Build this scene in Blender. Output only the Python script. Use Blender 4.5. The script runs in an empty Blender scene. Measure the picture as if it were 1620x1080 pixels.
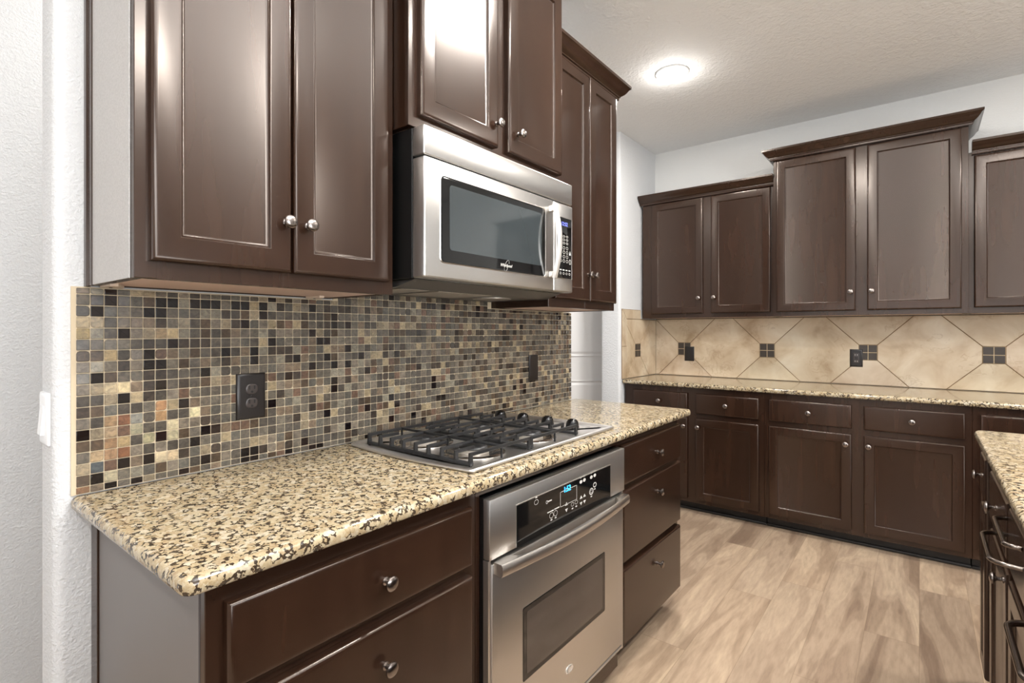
import bpy, bmesh, math, random
from mathutils import Matrix, Vector
random.seed(7)
PI = math.pi
scene = bpy.context.scene
COL = scene.collection

# ------------------------------------------------------------------ camera, world, lights, exposure
cd = bpy.data.cameras.new('camera'); cam = bpy.data.objects.new('camera', cd); COL.objects.link(cam)
cam.location = (1.4835, -0.3093, 1.2798)
cam.rotation_euler = (PI/2, 0, math.radians(38.163))
cd.sensor_width = 36.0; cd.lens = 36.0*822/1620; cd.shift_y = -16/1620
cd.clip_start = 0.02
scene.camera = cam
scene.view_settings.view_transform = 'Standard'
scene.view_settings.look = 'None'
scene.view_settings.gamma = 1.0
scene.view_settings.use_curve_mapping = False
scene.view_settings.exposure = 0.08

world = bpy.data.worlds.new('world'); scene.world = world; world.use_nodes = True
wb = world.node_tree.nodes['Background']
wb.inputs[0].default_value = (0.92, 0.95, 1.0, 1); wb.inputs[1].default_value = 1.0

CEIL = 2.80
def area(name, loc, rot, sx, sy, power, color):
    l = bpy.data.lights.new(name, 'AREA'); l.shape = 'RECTANGLE'; l.size = sx; l.size_y = sy
    l.energy = power; l.color = color
    o = bpy.data.objects.new(name, l); COL.objects.link(o); o.location = loc; o.rotation_euler = rot
    return o
# daylight coming in through the two big windows of the living room behind the camera, and the hall window
area('daylight_rear', (1.9, -4.35, 1.45), (PI/2, 0, 0), 3.4, 2.0, 28, (0.96, 0.98, 1.0))
area('daylight_side', (5.35, -0.6, 1.45), (PI/2, 0, PI/2), 3.0, 2.0, 190, (0.96, 0.98, 1.0))
area('daylight_hall', (-0.6, -4.35, 1.45), (PI/2, 0, 0), 0.7, 2.0, 14, (0.95, 0.98, 1.0))
# added upward spot over the island, stands in for a flash to brighten the ceiling
fl = bpy.data.lights.new('added_ceiling_fill', 'SPOT'); fl.energy = 530; fl.spot_size = math.radians(125); fl.spot_blend = 0.8; fl.shadow_soft_size = 0.12; fl.color = (0.98, 0.985, 1.0)
fo = bpy.data.objects.new('added_ceiling_fill', fl); COL.objects.link(fo); fo.location = (2.0, 0.35, 1.70); fo.rotation_euler = (PI, 0, 0)
CAN_POWER = 23; CAN_COLOR = (1.0, 0.96, 0.91)

# ------------------------------------------------------------------ materials
def srgb(h):
    h = h.lstrip('#'); c = [int(h[i:i+2], 16)/255 for i in (0, 2, 4)]
    return tuple((x/12.92 if x <= 0.04045 else ((x+0.055)/1.055)**2.4) for x in c) + (1,)

class N:
    def __init__(s, name):
        s.m = bpy.data.materials.new(name); s.m.use_nodes = True
        s.t = s.m.node_tree; s.b = s.t.nodes['Principled BSDF']; s.out = s.t.nodes['Material Output']
    def n(s, kind, **kw):
        d = s.t.nodes.new(kind)
        for k, v in kw.items():
            if k.startswith('i_'): d.inputs[k[2:].replace('_', ' ')].default_value = v
            else: setattr(d, k, v)
        return d
    def l(s, a, b): s.t.links.new(a, b)
    def set(s, **kw):
        for k, v in kw.items(): s.b.inputs[k.replace('_', ' ')].default_value = v
    def pos(s, scale=(1, 1, 1)):
        g = s.n('ShaderNodeNewGeometry'); mp = s.n('ShaderNodeMapping'); mp.inputs['Scale'].default_value = scale
        s.l(g.outputs['Position'], mp.inputs['Vector']); return mp.outputs[0]
    def noise(s, vec, scale, detail=3, rough=0.5, dist=0.0):
        d = s.n('ShaderNodeTexNoise'); d.inputs['Scale'].default_value = scale; d.inputs['Detail'].default_value = detail
        d.inputs['Roughness'].default_value = rough; d.inputs['Distortion'].default_value = dist
        if vec is not None: s.l(vec, d.inputs['Vector'])
        return d
    def ramp(s, fac, stops, interp='LINEAR'):
        r = s.n('ShaderNodeValToRGB'); r.color_ramp.interpolation = interp
        e = r.color_ramp.elements
        while len(e) < len(stops): e.new(0.5)
        for x, (p, c) in zip(e, stops): x.position = p; x.color = c if len(c) == 4 else tuple(c)+(1,)
        s.l(fac, r.inputs[0]); return r.outputs[0]
    def mix(s, fac, a, b, mode='MIX'):
        m = s.n('ShaderNodeMix', data_type='RGBA', blend_type=mode)
        for sock, v in ((m.inputs[0], fac), (m.inputs[6], a), (m.inputs[7], b)):
            if hasattr(v, 'is_output'): s.l(v, sock)
            else: sock.default_value = v
        return m.outputs[2]
    def math(s, op, a, b=None, c=None):
        m = s.n('ShaderNodeMath', operation=op)
        for k, v in enumerate((a, b, c)):
            if v is None: continue
            if hasattr(v, 'is_output'): s.l(v, m.inputs[k])
            else: m.inputs[k].default_value = v
        return m.outputs[0]
    def bump(s, h, strength, dist=0.002):
        b = s.n('ShaderNodeBump'); b.inputs['Strength'].default_value = strength; b.inputs['Distance'].default_value = dist
        s.l(h, b.inputs['Height']); s.l(b.outputs[0], s.b.inputs['Normal'])

def simple(name, color, rough=0.5, metal=0.0, **kw):
    m = N(name); m.set(Base_Color=color, Roughness=rough, Metallic=metal, **kw); return m.m

def make_wood(name, c0, c1):
    m = N(name); p = m.pos((14, 14, 1.1))
    n1 = m.noise(p, 1.7, 2, 0.5, 0.4)
    p2 = m.pos((2.2, 2.2, 1.0)); n2 = m.noise(p2, 2.2, 3, 0.55)
    a = m.ramp(n1.outputs[0], [(0.25, c0), (0.8, c1)])
    b = m.mix(m.ramp(n2.outputs[0], [(0.30, (0, 0, 0)), (0.70, (0.6, 0.6, 0.6))]), a, tuple(x*0.66 for x in c0[:3])+(1,))
    m.l(b, m.b.inputs['Base Color'])
    r = m.math('MULTIPLY_ADD', n2.outputs[0], 0.05, 0.20); m.l(r, m.b.inputs['Roughness'])
    m.set(Specular_IOR_Level=0.58, Specular_Tint=(1.0, 0.90, 0.82, 1))
    return m.m
WOOD = make_wood('espresso_wood', srgb('#291911'), srgb('#342218'))
KICK = simple('toe_kick_black', srgb('#1f1b18'), 0.5)
UNDER = simple('raw_underside', srgb('#c6aea1'), 0.6)
def make_sidepanel():
    m = N('grey_laminate'); n = m.noise(m.pos((1, 1, 1)), 260, 2)
    c = m.ramp(n.outputs[0], [(0.35, srgb('#a3a09d')), (0.65, srgb('#b0adaa'))]); m.l(c, m.b.inputs['Base Color'])
    m.set(Roughness=0.38); return m.m
SIDE = make_sidepanel()
SIDED = simple('mid_grey_side', srgb('#6f6a68'), 0.4)  # base cabinet side, darker grey than the wall cabinet side

def make_wall(name, color, scale, strength):
    m = N(name); m.set(Base_Color=color, Roughness=0.75, Specular_IOR_Level=0.3)
    n1 = m.noise(m.pos(), scale, 3, 0.55); n2 = m.noise(m.pos((1, 1, 1.6)), scale*0.42, 2, 0.5, 0.3)
    h = m.math('ADD', m.ramp(n1.outputs[0], [(0.42, (0, 0, 0)), (0.62, (1, 1, 1))]), m.ramp(n2.outputs[0], [(0.48, (0, 0, 0)), (0.56, (1, 1, 1))]))
    m.bump(h, strength, 0.003); return m.m
WALL = make_wall('textured_white_wall', srgb('#cdcecf'), 135, 0.34)
WALLB = make_wall('textured_back_wall', srgb('#dcdcda'), 135, 0.2)
CEILM = make_wall('textured_ceiling', srgb('#efefee'), 60, 0.35)
WHITE = simple('white_paint', srgb('#e6e4e2'), 0.4)
PLASTIC = simple('white_plastic', srgb('#eceef0'), 0.3)
BEIGEPL = simple('beige_plastic', srgb('#d6c5b4'), 0.45)

def make_granite():
    m = N('beige_granite')
    g = m.pos()
    w = m.noise(g, 70, 3, 0.6)
    ad = m.n('ShaderNodeVectorMath', operation='MULTIPLY_ADD'); m.l(w.outputs[1], ad.inputs[0]); ad.inputs[1].default_value = (0.020, 0.020, 0.020); m.l(g, ad.inputs[2])
    v = m.n('ShaderNodeTexVoronoi', feature='DISTANCE_TO_EDGE'); v.inputs['Scale'].default_value = 76; m.l(ad.outputs[0], v.inputs['Vector'])
    vc = m.n('ShaderNodeTexVoronoi', feature='F1'); vc.inputs['Scale'].default_value = 76; m.l(ad.outputs[0], vc.inputs['Vector'])
    sp = m.n('ShaderNodeSeparateColor'); m.l(vc.outputs['Color'], sp.inputs[0])
    cell = m.ramp(sp.outputs[0], [(0.0, srgb('#958060')), (0.25, srgb('#a69678')), (0.6, srgb('#b4a88e')), (0.85, srgb('#c6bfae')), (1.0, srgb('#8a7455'))])
    mott = m.noise(g, 150, 4, 0.65)
    cell = m.mix(0.45, cell, m.ramp(mott.outputs[0], [(0.3, srgb('#7b6445')), (0.52, srgb('#a49475')), (0.75, srgb('#c1b7a2'))]))
    # short dark flecks where grains meet, missing over most of the stone
    k = m.noise(g, 68, 2, 0.5)
    wide = m.math('MULTIPLY', m.math('SUBTRACT', k.outputs[0], 0.475), 1.5)
    vein = m.math('LESS_THAN', v.outputs[0], m.math('MINIMUM', wide, 0.145))
    dark = m.ramp(m.noise(g, 160, 3).outputs[0], [(0.40, srgb('#1d1511')), (0.66, srgb('#3d2d20')), (0.85, srgb('#7d6040'))])
    hair = m.math('MULTIPLY', m.math('LESS_THAN', v.outputs[0], 0.035), 0.30)
    col = m.mix(hair, cell, srgb('#8a6c46'))
    col = m.mix(m.math('MULTIPLY', vein, 0.94), col, dark)
    m.l(col, m.b.inputs['Base Color'])
    m.set(Roughness=0.10, Specular_IOR_Level=0.5); return m.m
GRANITE = make_granite()

def make_steel(name, color, rough, axis):
    m = N(name); sc = {'y': (240, 3, 240), 'x': (3, 240, 240), 'z': (240, 240, 3)}[axis]
    n = m.noise(m.pos(sc), 1.0, 2, 0.5)
    m.set(Base_Color=color, Metallic=1.0)
    m.l(m.math('MULTIPLY_ADD', n.outputs[0], 0.06, rough-0.03), m.b.inputs['Roughness'])
    m.set(Anisotropic=0.4); return m.m
STEEL = make_steel('brushed_steel', srgb('#cfcdca'), 0.30, 'y')
OVENST = make_steel('oven_steel', srgb('#cdcac6'), 0.40, 'y')
STEELX = make_steel('brushed_steel_tray', srgb('#d2cfcc'), 0.36, 'x')
HANDLE = make_steel('handle_steel', srgb('#dcd7d1'), 0.34, 'y')
BOWL = simple('polished_bowl', srgb('#d4d2d0'), 0.12, 1.0)
NICKEL = simple('satin_nickel', srgb('#8f8782'), 0.24, 1.0)
DKNICKEL = simple('dark_nickel', srgb('#7c736c'), 0.22, 1.0)
BLACKGL = simple('black_glass', srgb('#0c0d0e'), 0.045, 0.0, Specular_IOR_Level=0.6)
SCREEN = simple('window_screen', srgb('#33393b'), 0.07, 0.0, Specular_IOR_Level=0.9)
OVENSCR = simple('oven_screen', srgb('#3c3430'), 0.10, 0.0, Specular_IOR_Level=0.8)
BLACK = simple('black_enamel', srgb('#121212'), 0.3)
IRON = simple('cast_iron', srgb('#1e1e1f'), 0.38)
KNOBBLK = simple('black_knob', srgb('#0d0d0e'), 0.12)
PRINT = simple('grey_print', srgb('#c9c6c0'), 0.5)
LOGO = simple('logo_metal', srgb('#efeae4'), 0.25, 0.6)
DARKPL = simple('dark_brown_plastic', srgb('#1b1615'), 0.34)
RECEP = simple('receptacle_plastic', srgb('#3b3432'), 0.3)
SLOT = simple('slot_black', srgb('#060606'), 0.6)
FILTER = simple('filter_mesh', srgb('#b5ada2'), 0.4, 0.7)
HOOD = simple('hood_grey', srgb('#77736f'), 0.35, 0.8)
def emit(name, color, s):
    m = N(name); m.set(Base_Color=color, Emission_Color=color, Emission_Strength=s); return m.m
BLUE = emit('blue_digits', srgb('#2fb4ff'), 3.0)
VIOLET = emit('violet_digits', srgb('#6f7ae8'), 1.2)
LENS = emit('lamp_lens', (1.0, 0.98, 0.95, 1), 30.0)

def make_tile():                                   # mosaic: colour per tile comes with the tile
    m = N('mosaic_stone'); a = m.n('ShaderNodeVertexColor'); a.layer_name = 'tile'
    n = m.noise(m.pos((1, 1, 1.4)), 75, 4, 0.65, 0.8)
    mul = m.ramp(n.outputs[0], [(0.25, (0.50, 0.49, 0.48)), (0.5, (1.0, 1.0, 1.0)), (0.75, (1.65, 1.58, 1.46))])
    stone = m.mix(1.0, a.outputs[0], mul, 'MULTIPLY')
    m.l(m.mix(a.outputs[1], a.outputs[0], stone), m.b.inputs['Base Color'])
    m.l(m.math('MULTIPLY_ADD', a.outputs[1], 0.14, 0.05), m.b.inputs['Roughness'])
    m.set(Specular_IOR_Level=0.6)
    m.bump(n.outputs[0], 0.10, 0.001); return m.m
MOSAIC = make_tile()
GROUT = simple('grout', srgb('#c6b69b'), 0.85)
def make_trav():
    m = N('travertine'); a = m.n('ShaderNodeVertexColor'); a.layer_name = 'tile'
    g = m.pos()
    n1 = m.noise(g, 4.6, 4, 0.55, 0.5); n2 = m.noise(g, 11, 5, 0.6, 1.0)
    c = m.ramp(n1.outputs[0], [(0.28, srgb('#a28c70')), (0.40, srgb('#b9a58b')), (0.56, srgb('#c9b9a1')), (0.75, srgb('#d6cbb8'))])
    vein = m.ramp(n2.outputs[0], [(0.46, (0, 0, 0)), (0.495, (1, 1, 1)), (0.51, (1, 1, 1)), (0.53, (0, 0, 0))])
    msk = m.math('GREATER_THAN', m.noise(g, 5, 2).outputs[0], 0.58)
    c = m.mix(m.math('MULTIPLY', m.math('MULTIPLY', vein, msk), 0.25), c, srgb('#8a6a49'))
    m.l(m.mix(1.0, c, a.outputs[0], 'MULTIPLY'), m.b.inputs['Base Color'])
    m.set(Roughness=0.34); m.bump(n2.outputs[0], 0.05, 0.001); return m.m
TRAV = make_trav()
GROUTB = simple('brown_grout', srgb('#7d6547'), 0.85)

def make_floor():
    m = N('plank_floor'); g = m.n('ShaderNodeNewGeometry'); s = m.n('ShaderNodeSeparateXYZ'); m.l(g.outputs['Position'], s.inputs[0])
    W, L = 0.185, 1.22
    xi = m.math('DIVIDE', s.outputs[0], W); ix = m.math('FLOOR', xi); fx = m.math('FRACT', xi)
    wn = m.n('ShaderNodeTexWhiteNoise', noise_dimensions='1D'); m.l(ix, wn.inputs['W'])
    yi = m.math('ADD', m.math('DIVIDE', s.outputs[1], L), m.math('MULTIPLY', wn.outputs[0], 7.0)); iy = m.math('FLOOR', yi); fy = m.math('FRACT', yi)
    cb = m.n('ShaderNodeCombineXYZ'); m.l(ix, cb.inputs[0]); m.l(iy, cb.inputs[1])
    w2 = m.n('ShaderNodeTexWhiteNoise', noise_dimensions='2D'); m.l(cb.outputs[0], w2.inputs['Vector'])
    sc = m.n('ShaderNodeCombineXYZ'); m.l(m.math('MULTIPLY_ADD', s.outputs[0], 1.0, m.math('MULTIPLY', w2.outputs[0], 31.0)), sc.inputs[0]); m.l(m.math('MULTIPLY', s.outputs[1], 0.14), sc.inputs[1])
    m.l(m.math('MULTIPLY', w2.outputs[0], 17.0), sc.inputs[2])
    big = m.noise(sc.outputs[0], 7.0, 3, 0.5, 1.2)
    rings = m.math('FRACT', m.math('MULTIPLY', big.outputs[0], 9.0))
    fine = m.noise(sc.outputs[0], 70, 4, 0.65)
    base = m.ramp(big.outputs[0], [(0.28, srgb('#826d5b')), (0.42, srgb('#98836f')), (0.56, srgb('#ad9882')), (0.75, srgb('#baa68e'))])
    rg = m.ramp(rings, [(0.0, (0.88, 0.87, 0.86)), (0.5, (1.03, 1.03, 1.03)), (1.0, (0.90, 0.89, 0.88))])
    c = m.mix(1.0, base, rg, 'MULTIPLY')
    c = m.mix(1.0, c, m.ramp(fine.outputs[0], [(0.3, (0.84, 0.83, 0.82)), (0.6, (1.05, 1.05, 1.05))]), 'MULTIPLY')
    c = m.mix(1.0, c, m.ramp(w2.outputs[0], [(0.0, (0.88, 0.87, 0.87)), (0.5, (1, 1, 1)), (1.0, (1.10, 1.09, 1.06))]), 'MULTIPLY')
    ex = m.math('MINIMUM', fx, m.math('SUBTRACT', 1.0, fx)); ey = m.math('MINIMUM', fy, m.math('SUBTRACT', 1.0, fy))
    sm = m.math('MAXIMUM', m.math('LESS_THAN', ex, 0.006), m.math('LESS_THAN', ey, 0.0011))
    c = m.mix(m.math('MULTIPLY', sm, 0.55), c, srgb('#75614c'))
    m.l(c, m.b.inputs['Base Color']); m.set(Roughness=0.42); m.bump(fine.outputs[0], 0.03, 0.0006); return m.m
FLOOR = make_floor()

# ------------------------------------------------------------------ mesh helpers
def FW(u, d, z): return (u, d, z)                          # plain world axes
def FR(u, d, z): return (d, u, z)                          # range wall: u along the wall, d out of it
YB = 3.965
def FB(u, d, z): return (u, YB - d, z)                     # back wall
XI = 2.256
def FI(u, d, z): return (XI - d, -u, z)                    # island front (faces the range)
XS = -0.31
def FS(u, d, z): return (XS + d, u, z)                     # side wall of the back counter nook

def tag(o, label=None, cat=None, group=None, kind=None):
    if label: o['label'] = label
    if cat: o['category'] = cat
    if group: o['group'] = group
    if kind: o['kind'] = kind
    return o
def thing(name, loc, label, cat, group=None):
    o = bpy.data.objects.new(name, None); COL.objects.link(o); o.location = loc; o.empty_display_size = 0.1
    return tag(o, label, cat, group)
def offset(poly, o):
    n = len(poly); out = []
    for i in range(n):
        a, b, c = Vector(poly[i-1]), Vector(poly[i]), Vector(poly[(i+1) % n])
        e1 = (b-a).normalized(); e2 = (c-b).normalized()
        n1 = Vector((-e1.y, e1.x)); n2 = Vector((-e2.y, e2.x)); k = 1 + n1.dot(n2)
        out.append(tuple(b + (n1+n2)*(o/max(k, 0.2))))
    return out
def rrect(x0, x1, y0, y1, r, seg=6):
    if not isinstance(r, (list, tuple)): r = [r]*4
    pts = []
    for (cx, cy, a0), rr in zip(((x0, y0, PI), (x1, y0, 1.5*PI), (x1, y1, 0), (x0, y1, 0.5*PI)), r):
        if rr <= 1e-6: pts.append((cx, cy)); continue
        ox = cx + (rr if cx == x0 else -rr); oy = cy + (rr if cy == y0 else -rr)
        for k in range(seg+1):
            a = a0 + k*PI/2/seg; pts.append((ox+rr*math.cos(a), oy+rr*math.sin(a)))
    return pts

class MB:
    def __init__(s, F=FW): s.bm = bmesh.new(); s.F = F; s.col = None
    def v(s, p): return s.bm.verts.new(s.F(*p))
    def loft(s, loops, cap0=True, cap1=True, closed=True):
        rows = [[s.v(p) for p in lp] for lp in loops]; fs = []
        for a, b in zip(rows, rows[1:]):
            n = len(a)
            for i in range(n if closed else n-1):
                j = (i+1) % n
                fs.append(s.bm.faces.new((a[i], a[j], b[j], b[i])))
        if cap0: fs.append(s.bm.faces.new(list(reversed(rows[0]))))
        if cap1: fs.append(s.bm.faces.new(rows[-1]))
        return fs
    def box(s, u0, u1, d0, d1, z0, z1, bev=0.0, seg=2):
        ps = [(u0, d0), (u1, d0), (u1, d1), (u0, d1)]
        if bev <= 0: return s.loft([[(a, b, z0) for a, b in ps], [(a, b, z1) for a, b in ps]])
        bm2 = bmesh.new(); vs = [[bm2.verts.new((a, b, z)) for a, b in ps] for z in (z0, z1)]
        for i in range(4):
            j = (i+1) % 4; bm2.faces.new((vs[0][i], vs[0][j], vs[1][j], vs[1][i]))
        bm2.faces.new(vs[0][::-1]); bm2.faces.new(vs[1])
        bmesh.ops.bevel(bm2, geom=bm2.edges[:], offset=bev, segments=seg, profile=0.5, affect='EDGES')
        mp = {}
        for v in bm2.verts: mp[v] = s.v(v.co)
        fs = [s.bm.faces.new([mp[v] for v in f.verts]) for f in bm2.faces]
        bm2.free(); return fs
    def panel(s, u0, u1, z0, z1, d, prof):                   # concentric rectangles: (inset, out)
        s.loft([[(u0+i, d+o, z0+i), (u1-i, d+o, z0+i), (u1-i, d+o, z1-i), (u0+i, d+o, z1-i)] for i, o in prof])
    def plate(s, outline, d0, rings):                        # outline in (u, z); rings (inset, d)
        s.loft([[(a, d0+o, b) for a, b in offset(outline, i)] for i, o in rings])
    def slab(s, outline, rings):                             # outline in (u, d); rings (inset, z)
        s.loft([[(a, b, z) for a, b in offset(outline, i)] for i, z in rings])
    def lathe(s, c, prof, axis='d', seg=20):                 # prof (r, h)
        lp = []
        for r, h in prof:
            r = max(r, 1e-4)
            pts = []
            for k in range(seg):
                a = 2*PI*k/seg; x, y = r*math.cos(a), r*math.sin(a)
                pts.append((c[0]+x, c[1]+h, c[2]+y) if axis == 'd' else (c[0]+x, c[1]+y, c[2]+h))
            lp.append(pts)
        return s.loft(lp)
    def tube(s, path, r, seg=10, flat=1.0):
        P = [Vector(p) for p in path]; lp = []
        up = Vector((0, 0, 1))
        for i, p in enumerate(P):
            t = (P[min(i+1, len(P)-1)] - P[max(i-1, 0)]).normalized()
            a = t.cross(up)
            if a.length < 1e-3: a = Vector((1, 0, 0))
            a.normalize(); b = a.cross(t)
            lp.append([tuple(p + a*r*math.cos(2*PI*k/seg) + b*r*flat*math.sin(2*PI*k/seg)) for k in range(seg)])
        s.loft(lp)
    def build(s, name, mat, parent=None, smooth=35, label=None):
        bmesh.ops.recalc_face_normals(s.bm, faces=s.bm.faces[:])
        me = bpy.data.meshes.new(name); s.bm.to_mesh(me); s.bm.free()
        me.materials.append(mat)
        if smooth:
            me.polygons.foreach_set('use_smooth', [True]*len(me.polygons)); me.set_sharp_from_angle(angle=math.radians(smooth))
        o = bpy.data.objects.new(name, me); COL.objects.link(o)
        if parent is not None: adopt(o, parent)
        if label: o['label'] = label
        return o
def adopt(o, parent):
    o.parent = parent; M = Matrix.Identity(4); q = parent
    # objects are never rotated when they carry parts, so only locations add up
    loc = Vector((0, 0, 0))
    while q is not None:
        if q.type == 'EMPTY': loc += q.location
        q = q.parent
    if parent.type == 'EMPTY': o.matrix_parent_inverse = Matrix.Translation(-loc)
    else: o.matrix_parent_inverse = Matrix.Identity(4) if parent.parent is None else Matrix.Identity(4)
def struct(name, mb, mat, smooth=35):
    o = mb.build(name, mat, None, smooth); o['kind'] = 'structure'; return o
def text(body, name, loc, size, mat, parent, rot, extrude=0.0004, shear=0.0, scale=(1, 1, 1), align='CENTER'):
    c = bpy.data.curves.new(name, 'FONT'); c.body = body; c.size = size; c.extrude = extrude; c.shear = shear
    c.align_x = align; c.align_y = 'CENTER'; c.materials.append(mat)
    tmp = bpy.data.objects.new(name, c); COL.objects.link(tmp); bpy.context.view_layer.update()
    me = bpy.data.meshes.new_from_object(tmp.evaluated_get(bpy.context.evaluated_depsgraph_get())); me.name = name
    bpy.data.objects.remove(tmp); me.materials.clear(); me.materials.append(mat)
    o = bpy.data.objects.new(name, me); COL.objects.link(o); o.location = loc; o.rotation_euler = rot; o.scale = scale
    adopt(o, parent); return o
ROT_R = (PI/2, 0, PI/2)

# ------------------------------------------------------------------ the room
b = MB(); b.box(-1.5, 5.3, -4.3, 4.1, -0.05, 0.0); struct('floor', b, FLOOR, 0)
b = MB(); b.box(-1.5, 5.3, -4.3, 4.1, CEIL, CEIL+0.05); struct('ceiling', b, CEILM, 0)
b = MB(); b.box(-1.5, 5.3, YB, YB+0.12, 0, CEIL); struct('wall_back', b, WALLB, 0)
b = MB(); b.box(-1.52, -1.40, 1.8, YB, 0, CEIL); struct('wall_hall', b, WALL, 0)
b = MB(); b.box(-1.12, -1.0, -4.2, 1.8, 0, CEIL); struct('wall_left', b, WALL, 0)
# range wall and the stub wall beside the back counter: bullnose corners
b = MB(); b.slab(rrect(-0.125, 0.0, -0.037, 2.095, 0.022), [(0, 0), (0, CEIL)]); struct('wall_range', b, WALL, 40)
b = MB(); b.slab(rrect(-0.475, XS, 3.30, YB, [0.022, 0.022, 0, 0]), [(0, 0), (0, CEIL)]); struct('wall_nook', b, WALL, 40)
# wall behind the camera with two windows, wall on the right with one
def wall_with_holes(F, u0, u1, holes, d0, d1):
    m = MB(F); xs = [u0]
    for h in holes: xs += [h[0], h[1]]
    xs.append(u1)
    for i in range(0, len(xs), 2): m.box(xs[i], xs[i+1], d0, d1, 0, CEIL)
    for h in holes: m.box(h[0], h[1], d0, d1, 0, h[2]); m.box(h[0], h[1], d0, d1, h[3], CEIL)
    return m
def FFr(u, d, z): return (u, -4.2 - d, z)
def FRt(u, d, z): return (5.2 + d, u, z)
struct('wall_front', wall_with_holes(FFr, -1.5, 5.3, [(-0.95, -0.25, 0.5, 2.4), (0.3, 3.5, 0.5, 2.4)], 0, 0.12), WALL, 0)
struct('wall_right', wall_with_holes(FRt, -4.2, YB, [(-2.1, 0.9, 0.5, 2.4)], 0, 0.12), WALL, 0)
for k, (F, u0, u1, nb) in enumerate(((FFr, -0.95, -0.25, 0), (FFr, 0.3, 3.5, 3), (FRt, -2.1, 0.9, 3))):
    m = MB(F)
    for a, c in ((u0, u0+0.05), (u1-0.05, u1)): m.box(a, c, 0.02, 0.08, 0.5, 2.4)
    for a, c in ((0.5, 0.55), (1.43, 1.47), (2.35, 2.4)): m.box(u0+0.05, u1-0.05, 0.025, 0.075, a, c)
    for i in range(1, nb): x = u0+(u1-u0)*i/nb; m.box(x-0.03, x+0.03, 0.02, 0.08, 0.55, 2.35)
    struct('window_%d' % (k+1), m, WHITE, 0)

# pantry door standing ajar beyond the end of the range wall
S_, C_ = math.sin(math.radians(38.163)), math.cos(math.radians(38.163))
PR = (1.4835+4.5*(-S_+0.200*C_), -0.3093+4.5*(C_+0.200*S_))
def FD(u, d, z): return (PR[0]+u*C_+d*S_, PR[1]+u*S_-d*C_, z)    # d towards the camera
m = MB(FD); W = 0.76
m.panel(-W, 0, 0.012, 2.04, -0.035, [(0, 0), (0, 0.033), (0.002, 0.035), (0.02, 0.035)])
door = struct('door_1', m, WHITE, 0)
door_d = 0.0
for z0, z1 in ((0.22, 0.855), (1.065, 1.92)):
    m = MB(FD); u0, u1 = -W+0.11, -0.03
    m.panel(u0, u1, z0, z1, 0, [(0, 0), (0, 0.010), (0.003, 0.012), (0.016, 0.001), (0.022, 0.001), (0.040, 0.010)])
    o = m.build('door_panel', WHITE, None, 0); adopt(o, door); 

# ------------------------------------------------------------------ recessed ceiling lamps
def can(x, y, label, power=None):
    t = thing('recessed_light', (x, y, CEIL), label, 'ceiling light', 'recessed ceiling lights')
    m = MB(); m.lathe((x, y, CEIL), [(0.094, -0.0005), (0.096, -0.004), (0.090, -0.009), (0.080, -0.010), (0.078, -0.006), (0.078, -0.0005)], 'z', 40); m.build('trim_ring', PLASTIC, t)
    m = MB(); m.lathe((x, y, CEIL), [(0.0775, -0.001), (0.0775, -0.009), (0.072, -0.013), (0.06, -0.0155), (0.0, -0.018)], 'z', 40); m.build('lens', LENS, t)
    l = bpy.data.lights.new('lamp', 'AREA'); l.shape = 'DISK'; l.size = 0.15; l.energy = power or CAN_POWER; l.color = CAN_COLOR
    o = bpy.data.objects.new('lamp', l); COL.objects.link(o); o.location = (x, y, CEIL-0.020); adopt(o, t)
    l = bpy.data.lights.new('lamp_glow', 'POINT'); l.energy = 2.2; l.shadow_soft_size = 0.03; l.color = CAN_COLOR
    o = bpy.data.objects.new('lamp_glow', l); COL.objects.link(o); o.location = (x, y, CEIL-0.085); adopt(o, t)
can(0.335, 2.675, 'round white recessed ceiling light, lit, the only one in view')
can(1.05, 1.45, 'round lit recessed ceiling light above the cooking aisle')
can(2.35, 0.7, 'round lit recessed ceiling light above the island')
can(2.35, 2.65, 'round lit recessed ceiling light near the back right counter')
can(-0.55, 0.55, 'round lit recessed ceiling light added out of view to brighten the hall wall', 9)  # extra lamp, added so the hall's left wall gets brighter
can(0.95, -1.1, 'round lit recessed ceiling light behind the camera')

# ------------------------------------------------------------------ cabinets
DOORP = [(0, 0), (0, 0.011)] + [(0.009*(1-math.cos(PI/2*k/6)), 0.011+0.009*math.sin(PI/2*k/6)) for k in range(1, 7)] + [(0.012, 0.020), (0.049, 0.020), (0.0515, 0.0192), (0.0535, 0.0155), (0.0565, 0.0128), (0.0605, 0.0118)]
DRAWP = [(0, 0), (0, 0.010)] + [(0.010*(1-math.cos(PI/2*k/6)), 0.010+0.010*math.sin(PI/2*k/6)) for k in range(1, 7)] + [(0.014, 0.0202)]
KNOBP = [(0.0085, 0.0), (0.0085, 0.002), (0.0052, 0.004), (0.0048, 0.011), (0.0070, 0.015), (0.0125, 0.0175), (0.0150, 0.0205), (0.0148, 0.0235), (0.0115, 0.0262), (0.006, 0.0275), (0.0, 0.0278)]
def knob(F, u, d, z, parent, mat=None):
    m = MB(F); m.lathe((u, d, z), KNOBP, 'd', 24); m.build('knob', mat or NICKEL, parent, 40)
def leaf(F, u0, u1, z0, z1, d, parent, ku=None, kz=None, name='door', prof=DOORP, mat=None):
    m = MB(F); m.panel(u0, u1, z0, z1, d+0.0005, prof); o = m.build(name, mat or WOOD, parent, 40)
    if ku is not None: knob(F, ku, d+0.0205, kz, o)
    return o
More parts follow.
